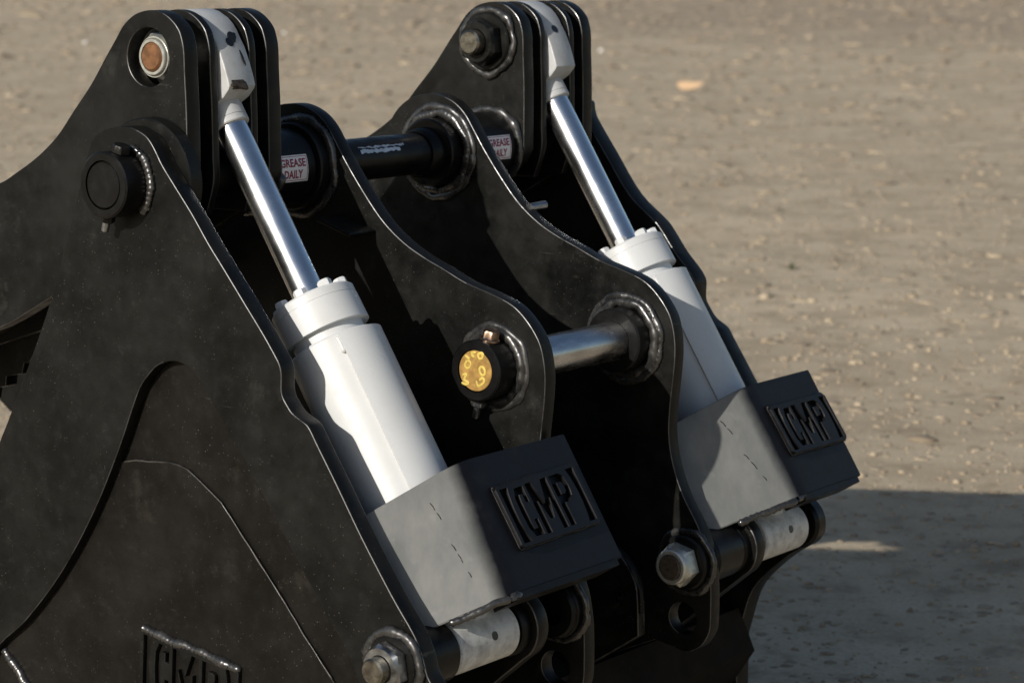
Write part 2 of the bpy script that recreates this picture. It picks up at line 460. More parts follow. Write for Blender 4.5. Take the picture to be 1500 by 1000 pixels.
# lower outline, out of frame: base-pin lobe, lip, floor, heel
LOWER = [(.487, .545), (.480, .505), (.44, .455), (.385, .42), (.345, .38), (.318, .335), (.302, .29), (.290, .22), (.27, .10), (.16, .03), (-.15, .02), (-.62, .06), (-.86, .20)]
side_left = [(-0.5190, 0.8195), (-0.4990, 0.8531), (-0.4338, 0.9689), (-0.3698, 1.0937), (-0.3271, 1.1997), (-0.2945, 1.2819)]
SIDE_N = curve_pts(side_n + LOWER + side_left, 4, True, sharp=set(range(len(side_n), len(side_n) + len(LOWER))))
cut_px = [(-0.6183, 0.3495), (-0.5380, 0.4382), (-0.4688, 0.4924), (-0.3667, 0.5998), (-0.2776, 0.7240), (-0.2118, 0.8416), (-0.1684, 0.9324), (-0.1526, 0.9601), (-0.1321, 0.9822), (-0.1153, 0.9963), (-0.0971, 1.0046), (-0.0792, 1.0087), (-0.0631, 1.0092), (-0.0457, 1.0046), (-0.0300, 0.9964), (-0.0023, 0.9683), (0.0524, 0.9021), (0.1241, 0.8082), (0.1949, 0.7155), (0.2646, 0.6242), (0.3078, 0.5703), (0.3501, 0.4850)]
CUT = curve_pts(cut_px + [(.22, .14), (.12, .08), (-.15, .07), (-.52, .11)], 4, True, sharp={0, len(cut_px)-1, len(cut_px), len(cut_px)+1, len(cut_px)+2, len(cut_px)+3})
side_near = plate('side_plate', SIDE_N, 0, .033, M_BLACK, BK, holes=[CUT], bev=.0015)
panel = plate('side_sheet', curve_pts(cut_px + [(.30, .13), (.14, .05), (-.15, .05), (-.56, .10)], 3, True, sharp={0, len(cut_px)-1}), .023, .031, M_PANEL, BK, bev=.001)
wear_px = [(-0.6188, 0.3909), (-0.4431, 0.5536), (-0.3295, 0.7084), (-0.2741, 0.7919), (-0.2357, 0.8138), (-0.2050, 0.8202), (-0.1631, 0.8231), (-0.1117, 0.8285), (-0.0728, 0.8241), (-0.0441, 0.8101), (0.0124, 0.7755), (0.0766, 0.7077), (0.1400, 0.6409), (0.1935, 0.5803), (0.2553, 0.5151), (0.3192, 0.4513)]
wear = plate('wear_plate', wear_px + [(.26, .12), (.10, .055), (-.3, .085), (-.50, .14)], .0185, .026, M_PANEL, BK, bev=.0015)
wpath = [(-0.2187, 0.8160), (-0.1882, 0.8223), (-0.1631, 0.8231), (-0.1117, 0.8285), (-0.0857, 0.8271), (-0.0647, 0.8216), (-0.0441, 0.8101), (0.0124, 0.7755), (0.0766, 0.7077), (0.1400, 0.6409), (0.1935, 0.5803), (0.2553, 0.5151)]
bead('weld_bead', [(x, .0190, z) for x, z in wpath], .0017, M_WEDGE, BK, pitch=.008, seed=3)
lpath = [(-0.5468, 0.4255), (-0.5254, 0.4048), (-0.5040, 0.3854), (-0.4757, 0.3584)]
bead('weld_bead', [(x, .017, z) for x, z in lpath], .0085, M_WELD, BK, pitch=.009, ripple=.4, seed=4)

# far side plate, traced where it shows, thick edge to the right
side_f = [(-0.1417, 1.3772), (-0.1329, 1.3605), (-0.1266, 1.3451), (-0.0765, 1.2762), (-0.0139, 1.1930), (0.0529, 1.1406), (0.0725, 1.1180), (0.1006, 1.0819), (0.1310, 1.0505), (0.1411, 1.0379), (0.1471, 1.0251), (0.1468, 0.9941), (0.1494, 0.9830), (0.1570, 0.9710), (0.1722, 0.9519), (0.1995, 0.9355), (0.2071, 0.9263), (0.2146, 0.9144), (0.2622, 0.8434), (0.3054, 0.7752), (0.3749, 0.6520), (0.4043, 0.6056)]
side_f_lobe = [(0.4285, 0.5781), (0.4370, 0.5514), (0.4311, 0.5337), (0.4157, 0.5188), (0.3720, 0.4882), (0.3121, 0.4319), (0.2885, 0.3937), (0.2622, 0.3054)]
sfl = [(HG[0] - .09, HG[1] - .03), (HG[0] - .082, HG[1] + .04), (HG[0] - .03, HG[1] + .087), (HG[0] + .04, HG[1] + .078)]
FAR_ALL = side_f[1:] + side_f_lobe
SIDE_F = curve_pts(FAR_ALL + [(.26, .10), (.16, .03), (-.15, .02), (-.62, .06), (-.86, .20), (-.60, .42), (-.40, .80)] + sfl, 4, True, sharp={len(FAR_ALL)-1, len(FAR_ALL), len(FAR_ALL)+1, len(FAR_ALL)+2, len(FAR_ALL)+3, len(FAR_ALL)+4})
side_far = plate('side_plate', SIDE_F, 1.255, 1.30, M_BLACK, BK, bev=.0016)

# two hanger ears
ear_px = [(-0.3442, 1.3268), (-0.3227, 1.3346), (-0.3119, 1.3418), (-0.3011, 1.3585), (-0.2833, 1.3807), (-0.2586, 1.3991), (-0.2271, 1.4108), (-0.1892, 1.4140), (-0.1619, 1.4091), (-0.1347, 1.3969), (-0.1112, 1.3767), (-0.0911, 1.3486), (-0.0645, 1.3104), (-0.0214, 1.2562), (0.0205, 1.2115), (0.0670, 1.1779), (0.1137, 1.1551), (0.1536, 1.1398), (0.2072, 1.1180), (0.2663, 1.1021), (0.3078, 1.0876), (0.3369, 1.0659), (0.3630, 1.0339), (0.3738, 1.0057), (0.3788, 0.9681), (0.3764, 0.9233), (0.3682, 0.8521), (0.3673, 0.8006), (0.3770, 0.7503), (0.3989, 0.6964), (0.4296, 0.6477), (0.4481, 0.6117), (0.4559, 0.5871), (0.4626, 0.5428), (0.4637, 0.4716), (0.4611, 0.4451), (0.4524, 0.4266), (0.4391, 0.4112), (0.4105, 0.3982), (0.3799, 0.4033), (0.3413, 0.4098)]
EAR = curve_pts(ear_px + [(.10, .30), (-.25, .30), (-.55, .45), (-.45, .95)], 4, True, sharp={len(ear_px)-1, len(ear_px), len(ear_px)+1, len(ear_px)+2, len(ear_px)+3, 0})
lug_hole = circle(*(0.4020, 0.4612), .030)
for (a, b) in ((.435, .465), (.835, .865)):
    ear = plate('hanger_ear', EAR, a, b, M_BLACK, BK, holes=[lug_hole], bev=.0015)
    face, sg = (a, -1)
    # lower coupler bosses
    if a < .6:
        boss = turn('pin_boss', (CP[0], 0, CP[1]), YAX, ring_prof(.381, .437, .0375, .0535, .003), M_BOSS, BK)
        weld_ring(CP, .434, .061, .0085, boss, seed=11, passes=2)
        ib = turn('pin_boss', (CP[0], 0, CP[1]), YAX, ring_prof(.463, .474, .036, .055), M_BOSS, BK)
        hb = turn('pin_boss', (HG[0], 0, HG[1]), YAX, ring_prof(.405, .437, .042, .080), M_BOSS, BK)
        weld_ring(HG, .433, .086, .009, hb, seed=21, passes=1)
        turn('pin_boss', (HG[0], 0, HG[1]), YAX, ring_prof(.463, .500, .041, .070), M_BOSS, BK)
    else:
        boss = turn('pin_boss', (CP[0] + .0, 0, CP[1]), YAX, ring_prof(.792, .837, .0365, .060, .003), M_BOSS, BK)
        weld_ring(CP, .832, .068, .009, boss, seed=31, passes=2)
        hb = turn('pin_boss', (HG[0], 0, HG[1]), YAX, ring_prof(.797, .837, .0405, .066, .003), M_BOSS, BK)
        turn('collar', (HG[0], 0, HG[1]), YAX, [(.765, .041), (.765, .044), (.775, .049), (.798, .050)], M_BOSS, hb)
        weld_ring(HG, .832, .075, .0095, hb, seed=41, passes=2)
        turn('pin_boss', (HG[0], 0, HG[1]), YAX, ring_prof(.863, .895, .041, .070), M_BOSS, BK)
    # base-pin boss on the lug
    lb = turn('lug_boss', (BS[0], 0, BS[1]), YAX, ring_prof(a - .020, a + .002, .026, .052, .004), M_BOSS, BK)
    weld_ring(BS, a - .002, .058, .007, lb, seed=51 + int(a * 10))
    if a < .6: turn('lug_boss', (BS[0], 0, BS[1]), YAX, ring_prof(.405, .437, .026, .05, .004), M_BOSS, BK)
    else: turn('lug_boss', (BS[0], 0, BS[1]), YAX, ring_prof(.863, .955, .026, .052, .006), M_BOSS, BK)

# hinge boss on the near side plate, with its cross bolt
hb = turn('hinge_boss', (HG[0], 0, HG[1]), YAX, ring_prof(-.052, .002, .0415, .056, .003), M_BOSS, BK)
weld_ring(HG, -.002, .0625, .0075, hb, seed=61, a0=-50, a1=75)
BT, BB = Vector((-0.1738, -0.0260, 1.3527)), Vector((-0.2112, -0.0260, 1.2357))
bx = Vector((HG[0], -.026, HG[1])); dv = (BT - BB).normalized()
cb = hex_nut('cross_bolt', bx + dv * .0555, dv, .014, .0165, M_BOSS, BK, rot=.3)
hex_nut('nut', bx - dv * .0545, -dv, .013, .0135, M_BOSS, cb, rot=.2)
turn('thread', bx - dv * .066, -dv, [(0, .0065), (.018, .0065), (.020, .005), (.020, 0)], M_DKBOLT, cb, n=14)

# cross bolt of the coupler boss: plated head on top, dark nut below
CT = Vector((0.2732, 0.4080, 1.0331)); CB = Vector((0.2459, 0.4080, 0.9142))
bx = Vector((CP[0], .408, CP[1])); dv = (CT - CB).normalized()
cb = hex_nut('cross_bolt', bx + dv * .0535, dv, .017, .0155, M_BRONZE, BK, rot=.25)
turn('flange', bx + dv * .0525, dv, [(0, .0175), (.003, .0175), (.005, .0145)], M_BRONZE, cb, n=28)
nb = hex_nut('nut', bx - dv * .056, -dv, .013, .0135, M_DKBOLT, cb, rot=.5)
turn('flange', bx - dv * .053, -dv, [(0, .0195), (.004, .0195), (.004, .006)], M_BOSS, cb, n=28)
turn('thread', bx - dv * .067, -dv, [(0, .0062), (.022, .0062), (.024, .005), (.024, 0)], M_DKBOLT, cb, n=14)

# near base-pin ring on the side plate
nb = turn('lug_boss', (BS[0]-.006, 0, BS[1]), YAX, ring_prof(-.012, .002, .022, .048, .003), M_BLACK, BK)
weld_ring((BS[0]-.006, BS[1]), -.003, .0535, .0085, nb, seed=71, passes=1)
turn('lug_boss', (BS[0], 0, BS[1]), YAX, ring_prof(.032, .098, .025, .052, .004), M_BOSS, BK)

# inner lugs carrying the far ends of the base pins
lobe = [(BS[0] + .062 * math.cos(math.radians(a)), BS[1] + .062 * math.sin(math.radians(a))) for a in range(110, -70, -12)]
LUG = lobe + [(.34, .43), (.22, .33), (.05, .30), (.10, .50), (.28, .60)]
for y in (.288, .978):
    plate('inner_lug', curve_pts(LUG, 3, True, sharp=set(range(len(lobe)-1, len(LUG)))), y, y + .03, M_BLACK, BK, bev=.002)
    turn('lug_boss', (BS[0], 0, BS[1]), YAX, ring_prof(y - .022, y + .001, .026, .05, .004), M_BOSS, BK)
turn('lug_boss', (BS[0], 0, BS[1]), YAX, ring_prof(1.222, 1.258, .026, .052, .006), M_BOSS, BK)

# middle rib between the ears
rib_px = [(0.1700, 0.6255), (0.2799, 0.6207), (0.3215, 0.6050), (0.3446, 0.5892), (0.3661, 0.5617), (0.3770, 0.5326), (0.3808, 0.4482), (0.2659, 0.3716), (0.1384, 0.3685)]
plate('rib', curve_pts(rib_px, 3, True, sharp={0, 1, 6, 7, 8}), .72, .742, M_BLACK, BK, bev=.002)
bead('weld_bead', [(x, .728, z) for x, z in [(0.3262, 0.6018), (0.3477, 0.5845), (0.3676, 0.5568), (0.3785, 0.5303), (0.3804, 0.4895)]], .006, M_BLACK, BK, seed=81)

# floor shell and lip
def shell(name, prof, y0, y1, th, mat, parent):
    P = [Vector((x, 0, z)) for x, z in prof]
    bm = bmesh.new(); A = []
    for i, p in enumerate(P):
        d = (P[min(i+1, len(P)-1)] - P[max(i-1, 0)]).normalized()
        nrm = Vector((d.z, 0, -d.x))
        q = p + nrm * th
        A.append([bm.verts.new((p.x, y0, p.z)), bm.verts.new((q.x, y0, q.z)), bm.verts.new((q.x, y1, q.z)), bm.verts.new((p.x, y1, p.z))])
    for a, b in zip(A, A[1:]):
        for k in range(4): bm.faces.new((a[k], b[k], b[(k+1) % 4], a[(k+1) % 4]))
    bm.faces.new(A[0]); bm.faces.new(A[-1])
    bmesh.ops.bevel(bm, geom=[e for e in bm.edges if len(e.link_faces) == 2 and e.calc_face_angle(0) > .8], offset=.002, segments=1, affect='EDGES')
    return from_bm(name, bm, mat, parent)
shell('front_shell', [(.02, .40), (.17, .385), (.275, .345)], .047, 1.253, .018, M_SHELL, BK)
shell('lip', [(.265, .368), (.285, .33), (.305, .285), (.262, .22), (.20, .12)], .049, 1.251, .022, M_SHELL, BK)
shell('floor_shell', [(.255, .11), (.14, .05), (-.15, .045), (-.45, .075)], .049, 1.251, .018, M_SHELL, BK)
shell('back_shell', [(.03, .41), (-.20, .52), (-.33, .78)], .05, 1.25, .02, M_SHELL, BK)
# small gusset tabs inside the ears
bm = bmesh.new()
bmesh.ops.create_cube(bm, size=1, matrix=Matrix.Translation((-0.0400, 0.4000, 1.2051)) @ Matrix.Rotation(.30, 4, 'Y') @ Matrix.Diagonal((.085, .07, .008, 1)))
bmesh.ops.bevel(bm, geom=bm.edges[:], offset=.002, segments=1, affect='EDGES')
from_bm('gusset_tab', bm, M_BLACK, BK)
turn('stop_pin', (0.0274, 0.8660, 1.2042), (.1, 1, .05), [(-.01, 0), (-.01, .008), (.035, .008), (.038, .005), (.038, 0)], M_DKBOLT, BK, n=20)

# ------------------------------------------------------------------ folded cylinder guards with cut letter plates
def bez(a, b, c, n):
    return [a * (1-t)**2 + b * 2*t*(1-t) + c * t*t for t in [i/(n-1) for i in range(n)]]

def stroke(pts, w):
    """outline polygon of a polyline of width w (2-D, mitred)"""
    L, R = [], []
    P = [Vector(p) for p in pts]
    for i, p in enumerate(P):
        d0 = (p - P[i-1]).normalized() if i else (P[1] - p).normalized()
        d1 = (P[i+1] - p).normalized() if i < len(P)-1 else d0
        n0, n1 = Vector((-d0.y, d0.x)), Vector((-d1.y, d1.x))
        m = (n0 + n1).normalized(); k = w / 2 / max(.45, m.dot(n0))
        L.append(tuple(p + m * k)); R.append(tuple(p - m * k))
    return L + R[::-1]

def letter_loops():
    """bracket C M P bracket in a 1 x 1 box, u right, v up"""
    lo = []
    # opening bracket: straight outside, bowed inside
    lo.append([(.0, 1.0), (.105, 1.0), (.085, .86), (.070, .62), (.070, .38), (.085, .14), (.105, .0), (.0, .0)])
    # C
    lo.append([(.290, .95), (.290, .66), (.245, .66), (.245, .82), (.205, .82), (.195, .70), (.195, .30), (.205, .18), (.245, .18), (.245, .34), (.290, .34), (.290, .05), (.175, .05), (.140, .22), (.133, .50), (.140, .78), (.175, .95)])
    # M
    lo.append([(.325, .03), (.325, .97), (.405, .97), (.470, .55), (.535, .97), (.615, .97), (.615, .03), (.550, .03), (.550, .62), (.495, .26), (.445, .26), (.390, .62), (.390, .03)])
    # P stem and bowl (outer), counter is an island held by the plate
    lo.append([(.650, .03), (.650, .97), (.785, .97), (.835, .90), (.850, .72), (.835, .54), (.785, .45), (.715, .45), (.715, .03)])
    # closing bracket
    lo.append([(1.0, 1.0), (.895, 1.0), (.915, .86), (.930, .62), (.930, .38), (.915, .14), (.895, .0), (1.0, .0)])
    counter = [(.717, .82), (.717, .60), (.765, .60), (.785, .64), (.790, .72), (.783, .79), (.765, .82)]
    return lo, counter

def letter_plate(parent, TL, TR, BR, BL, th, mat, label=None):
    """plate with letters cut through it, lying on the quad; returns the object"""
    TL, TR, BR, BL = map(Vector, (TL, TR, BR, BL))
    U = ((TR - TL) + (BR - BL)) / 2; Vv = ((TL - BL) + (TR - BR)) / 2
    wu, hv = U.length, Vv.length
    u = U.normalized(); v = (Vv - u * Vv.dot(u)).normalized(); n = u.cross(v)
    shear = Vv.dot(u) / hv
    o = (TL + TR + BR + BL) / 4 - U / 2 - Vv / 2
    mx, my = .035, .06
    def mp(p): return ((mx + p[0] * (1 - 2*mx)) * wu, (my + p[1] * (1 - 2*my)) * hv)
    loops, counter = letter_loops()
    r = .006
    outer = [(r, 0), (wu-r, 0), (wu, r), (wu, hv-r), (wu-r, hv), (r, hv), (0, hv-r), (0, r)]
    me = curve_mesh([outer] + [[mp(p) for p in l] for l in loops] + [[mp(p) for p in counter]], th, .0008)
    X = Matrix(((u.x, v.x, n.x, o.x), (u.y, v.y, n.y, o.y), (u.z, v.z, n.z, o.z), (0, 0, 0, 1)))
    sh = Matrix(((1, shear, 0, 0), (0, 1, 0, 0), (0, 0, 1, 0), (0, 0, 0, 1)))
    me.transform(X @ sh @ Matrix.Translation((0, 0, th / 2)))
    ob = link('letter_plate', me, mat, parent, label, 35, n)
    cn = [X @ sh @ Vector((a, b, th * .3)) for a, b in ((0, 0), (wu, 0), (wu, hv), (0, hv))]
    return ob, cn, n

def guard(LT, LB, RT, RB, yt, yb, foldw, seed, logo):
    LT, LB, RT, RB = map(Vector, (LT, LB, RT, RB))
    FT = Vector((RT.x, yt, RT.z)); FB = Vector((RB.x, yb, RB.z))
    def row(a, f, b):
        p = f + (a - f).normalized() * foldw; q = f + (b - f).normalized() * foldw
        return [a.lerp(p, k/4) for k in range(4)] + bez(p, f, q, 13) + [q.lerp(b, k/5) for k in range(1, 6)]
    top, bot = row(LT, FT, RT), row(LB, FB, RB)
    nr = 8
    G = [[t.lerp(b, j/(nr-1)) for t, b in zip(top, bot)] for j in range(nr)]
    nc = len(top); th = .013
    bm = bmesh.new()
    front = [[bm.verts.new(p) for p in r] for r in G]
    back = []
    for j in range(nr):
        r = []
        for i in range(nc):
            du = G[j][min(i+1, nc-1)] - G[j][max(i-1, 0)]; dv = G[min(j+1, nr-1)][i] - G[max(j-1, 0)][i]
            n = du.cross(dv).normalized()
            r.append(bm.verts.new(G[j][i] + n * th))
        back.append(r)
    for j in range(nr-1):
        for i in range(nc-1):
            bm.faces.new((front[j][i], front[j+1][i], front[j+1][i+1], front[j][i+1]))
            bm.faces.new((back[j][i], back[j][i+1], back[j+1][i+1], back[j+1][i]))
    for i in range(nc-1):
        bm.faces.new((front[0][i], front[0][i+1], back[0][i+1], back[0][i])); bm.faces.new((front[-1][i], back[-1][i], back[-1][i+1], front[-1][i+1]))
    for j in range(nr-1):
        bm.faces.new((front[j][0], back[j][0], back[j+1][0], front[j+1][0])); bm.faces.new((front[j][-1], front[j+1][-1], back[j+1][-1], back[j][-1]))
    bmesh.ops.recalc_face_normals(bm, faces=bm.faces)
    bmesh.ops.bevel(bm, geom=[e for e in bm.edges if e.calc_face_angle(0) > 1.0], offset=.0015, segments=2, affect='EDGES')
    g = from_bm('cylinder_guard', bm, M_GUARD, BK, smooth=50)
    org = ORG[g]; e = (bot[-1] - top[-1]); at = g.data.attributes.new('lit_web_grey', 'FLOAT', 'POINT')
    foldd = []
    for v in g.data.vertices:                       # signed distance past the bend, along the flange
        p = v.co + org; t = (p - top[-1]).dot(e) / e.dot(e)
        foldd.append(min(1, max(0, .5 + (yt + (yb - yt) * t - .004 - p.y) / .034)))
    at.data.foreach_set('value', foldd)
    # welds: down the left edge, along the bottom of the flange, and round the letter plate
    bead('weld_bead', [LT.lerp(LB, k/10) + Vector((.004, -.003, .002)) for k in range(11)], .0065, M_WELD, g, seed=seed, pitch=.012, ripple=.4)
    nb = (RT - FT).cross(RB - RT).normalized()
    bead('weld_bead', [b - Vector((0, 0, .005)) - nb * 0 for b in bot[2:17]], .006, M_WELD, g, seed=seed+1, pitch=.012, ripple=.4)
    # return plate under the flange
    a, b = bot[13] - nb * .004, bot[-1] - nb * .004 - Vector((0, .022, 0))
    bm = bmesh.new(); w = Vector((-.050, 0, -.030)); t = Vector((.006, 0, -.010))
    vs = [bm.verts.new(q) for q in (a, b, b + w, a + w, a + t, b + t, b + w + t, a + w + t)]
    for f in ((0, 1, 2, 3), (4, 7, 6, 5), (0, 4, 5, 1), (1, 5, 6, 2), (2, 6, 7, 3), (3, 7, 4, 0)): bm.faces.new([vs[i] for i in f])
    from_bm('return_plate', bm, M_BLACK, g)
    def onweb(su, sv): return top[0].lerp(top[4], su).lerp(bot[0].lerp(bot[4], su), sv) + (top[4]-top[0]).cross(bot[0]-top[0]).normalized() * -.0004
    for (u0, v0, u1, v1) in ((.80, .16, .83, .23), (.835, .245, .86, .31), (.87, .50, .90, .56), (.905, .58, .93, .66), (.95, .73, .97, .78)):
        bead('scratch', [onweb(u0, v0), onweb((u0+u1)/2 + .006, (v0+v1)/2), onweb(u1, v1)], .0008, M_GREASE, g, seed=int(u0*100)+seed)
    lp, cn, n = letter_plate(g, *logo, .0105, M_LETTER)
    k = 0
    for a, b in ((3, 2), (2, 1), (1, 0), (0, 3)):
        bead('weld_bead', [cn[a].lerp(cn[b], t/8) for t in range(9)], (.0036, .0018, .0022, .0016)[k], M_LETTER, lp, seed=seed+2+k, pitch=.007, ripple=.35); k += 1
    return g

GLT, GLB, GRT, GRB = map(Vector, ((0.3006, 0.0450, 0.7871), (0.4062, 0.0450, 0.6067), (0.3893, 0.4750, 0.8666), (0.5141, 0.4750, 0.6681)))
FAR = Vector((0, .825, 0))
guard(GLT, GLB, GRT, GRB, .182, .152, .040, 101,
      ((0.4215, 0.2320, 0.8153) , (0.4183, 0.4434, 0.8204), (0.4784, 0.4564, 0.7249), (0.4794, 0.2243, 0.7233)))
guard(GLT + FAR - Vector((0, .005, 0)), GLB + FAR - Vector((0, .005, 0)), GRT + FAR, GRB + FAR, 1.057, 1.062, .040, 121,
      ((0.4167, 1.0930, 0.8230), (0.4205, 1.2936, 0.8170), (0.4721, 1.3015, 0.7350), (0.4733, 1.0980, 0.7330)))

# letter plate on the near side panel
sp_ = ((-0.1781, 0.0185, 0.5280), (0.0527, 0.0185, 0.4929), (0.0469, 0.0185, 0.3842), (-0.1888, 0.0185, 0.4128))
sp_ = tuple((x, .0185, z) for x, y, z in sp_)
lp, cn, n = letter_plate(BK, *sp_, .009, M_BLACK)
bead('weld_bead', [cn[3].lerp(cn[2], t/8) for t in range(9)], .0075, M_WELD, lp, seed=141, pitch=.010, ripple=.4)
bead('weld_bead', [cn[0].lerp(cn[3], t/6) for t in range(7)], .004, M_PANEL, lp, seed=143)

# ================================================================== REAR JAW
JW = thing('clamp_jaw', 'black steel clamp jaw with two tall towers, hinged behind the bucket', 'jaw', (-.6, .65, .55))
jaw_top = [(-0.5715, 1.2755), (-0.5302, 1.2950), (-0.4709, 1.3273), (-0.4177, 1.3660), (-0.3720, 1.4133), (-0.3270, 1.4597), (-0.2877, 1.5088), (-0.2630, 1.5384), (-0.2438, 1.5619), (-0.2200, 1.5790), (-0.2016, 1.5856), (-0.1835, 1.5887), (-0.1672, 1.5889), (-0.1543, 1.5868), (-0.1399, 1.5819), (-0.1257, 1.5730), (-0.1147, 1.5630), (-0.1071, 1.5519), (-0.0999, 1.5260), (-0.0987, 1.4852), (-0.0965, 1.4238), (-0.0966, 1.3380), (-0.0970, 1.2977)]
jaw_low = [(-0.1190, 1.2640), (-0.2231, 1.2045), (-0.4427, 1.0790), (-0.5847, 1.0103)]
ext_l = [(-1.35, 1.02), (-1.45, .62)]
JAW = curve_pts(jaw_top + jaw_low + [(-1.0, .86), (-1.42, .60), (-1.70, .62), (-1.62, .92), (-1.15, 1.12)], 4, True, sharp={len(jaw_top)-1, len(jaw_top)+2})
kn = [p for p in jaw_top if p[1] > 1.285]
KN = curve_pts(kn + [(kn[-1][0] - .02, 1.24), (kn[0][0] + .05, 1.24)], 4, True, sharp={len(kn), len(kn)+1})
th_hole = circle(TW[0], TW[1], .050); pin_hole = circle(TW[0], TW[1], .026)
T = (.065, .097), (.126, .142), (.222, .238), (.265, .297)
jp = plate('jaw_plate', JAW, *T[0], M_BLACK, JW, holes=[th_hole], bev=.0016)
plate('knuckle_plate', KN, *T[1], M_BLACK, JW, holes=[pin_hole], bev=.0016)
plate('knuckle_plate', KN, *T[2], M_BLACK, JW, holes=[pin_hole], bev=.0016)
plate('jaw_plate', JAW, *T[3], M_BLACK, JW, bev=.0016)
for a, b in T:
    big = a in (.065, .265)
    plate('jaw_plate' if big else 'knuckle_plate', JAW if big else KN, mir(b), mir(a), M_BLACK, JW, holes=[] if big else [pin_hole], bev=.0016)
# spacer pad where the side plate runs on the jaw
turn('hinge_pad', (HG[0] + .01, 0, HG[1] + .0), YAX, ring_prof(.0345, .066, .042, .108, .003), M_BLACK, JW, n=64)
for s in (0, 1):
    f = (lambda y: y) if s == 0 else mir
    y0, y1 = sorted((f(.297), f(.402)))
    ht = turn('hinge_tube', (HG[0], 0, HG[1]), YAX, ring_prof(y0, y1, .042, .070, .003), M_BOSS, JW)
    weld_ring(HG, f(.300), .073, .0095, ht, seed=151 + s, sgn=1 if s == 0 else -1, passes=1)
    # sticker wrapped on the tube
    yc = (.300, .378) if s == 0 else (.898, .976)
    bm = bmesh.new(); R = .0712; A0, A1 = -.28, .40; na, nyy = 13, 6
    rows = [[bm.verts.new((HG[0] + R * math.cos(A0 + (A1-A0)*i/(na-1)), yc[0] + (yc[1]-yc[0]) * j/(nyy-1), HG[1] + R * math.sin(A0 + (A1-A0)*i/(na-1)))) for j in range(nyy)] for i in range(na)]
    for a, b in zip(rows, rows[1:]):
        for j in range(nyy-1): bm.faces.new((a[j], a[j+1], b[j+1], b[j]))
    for c in (rows[0][0], rows[0][-1], rows[-1][0], rows[-1][-1]):
        pass
    st = from_bm('grease_sticker', bm, M_STICK, JW)
    # red printed words and frame, a hair proud of the vinyl
    def wrap(me, off):
        for v in me.vertices:
            a = A0 + (A1 - A0) * v.co.y; r = R + off + v.co.z
            v.co = (HG[0] + r * math.cos(a), yc[0] + (yc[1] - yc[0]) * v.co.x, HG[1] + r * math.sin(a))
    for word, (u0, u1), (v0, v1) in (('GREASE', (.08, .92), (.55, .86)), ('DAILY', (.20, .82), (.13, .44))):
        fc = bpy.data.curves.new('word', 'FONT'); fc.body = word; fc.size = 1; fc.resolution_u = 2; fc.offset = .030
        ob = bpy.data.objects.new('word', fc); COL.objects.link(ob)
        dg = bpy.context.evaluated_depsgraph_get(); dg.update()
        me = bpy.data.meshes.new_from_object(ob.evaluated_get(dg)); bpy.data.objects.remove(ob)
        xs = [v.co.x for v in me.vertices]; ys = [v.co.y for v in me.vertices]
        for v in me.vertices:
            v.co.x = u0 + (v.co.x - min(xs)) / (max(xs) - min(xs)) * (u1 - u0)
            v.co.y = v0 + (v.co.y - min(ys)) / (max(ys) - min(ys)) * (v1 - v0); v.co.z = 0
        wrap(me, .0005)
        link('printed_word', me, M_RED, st)
    bm = bmesh.new()
    def quad(u0, v0, u1, v1):
        k = 8; prev = None
        for i in range(k + 1):
            t = i / k
            if u1 - u0 > v1 - v0: a, b = (u0 + (u1-u0)*t, v0), (u0 + (u1-u0)*t, v1)
            else: a, b = (u0, v0 + (v1-v0)*t), (u1, v0 + (v1-v0)*t)
            cur = [bm.verts.new((a[0], a[1], 0)), bm.verts.new((b[0], b[1], 0))]
            if prev: bm.faces.new((prev[0], cur[0], cur[1], prev[1]))
            prev = cur
    quad(.04, .05, .96, .07); quad(.04, .93, .96, .95); quad(.03, .05, .045, .95); quad(.955, .05, .97, .95)
    me = bpy.data.meshes.new('frame'); bm.to_mesh(me); bm.free(); wrap(me, .0005)
    link('printed_frame', me, M_RED, st)
# washer rings on the jaw for the tower bolts
wr = turn('washer_ring', (TW[0], 0, TW[1]), YAX, ring_prof(mir(.297) - .014, mir(.297) + .002, .026, .058, .003), M_BLACK, JW)
weld_ring(TW, mir(.297) - .003, .064, .008, wr, seed=161, passes=1)
turn('washer_ring', (TW[0], 0, TW[1]), YAX, ring_prof(.1225, .127, .026, .048, .001), M_DIRTY, JW)
# jaw skin under the arms
for y0, y1 in ((.0985, .2635), (1.0365, 1.2015)):
    shell('jaw_skin', [(-.30, 1.165), (-.365, 1.147), (-.62, 1.045), (-1.0, .855), (-1.42, .595)], y0, y1, .012, M_PANEL, JW)
# serrated grip plate below the skin
gp = [(-0.6403, 1.0424), (-0.7101, 0.9833), (-0.7517, 0.9257), (-0.7768, 0.8942), (-0.7907, 0.8921), (-0.7977, 0.8710), (-0.8442, 0.8606), (-0.8472, 0.8412), (-0.8903, 0.8296), (-0.8955, 0.8083), (-0.9496, 0.7953), (-0.9569, 0.7750), (-1.0141, 0.7600)]
gl = gp + [(gp[-1][0] - .30, gp[-1][1] - .10), (gp[-1][0] - .45, gp[-1][1] + .02), (-.95, .93), (-.52, 1.10)]
gf_block = [(-.27, 1.17), (-.30, 1.0), (-.585, 1.0)] + gl  # far plate's unseen end is added to block sun and shorten the ground streak
for y, g in ((.299, gl), (.971, gf_block)):
    plate('grip_plate', g, y, y + .03, M_BLACK, JW, bev=.0015)

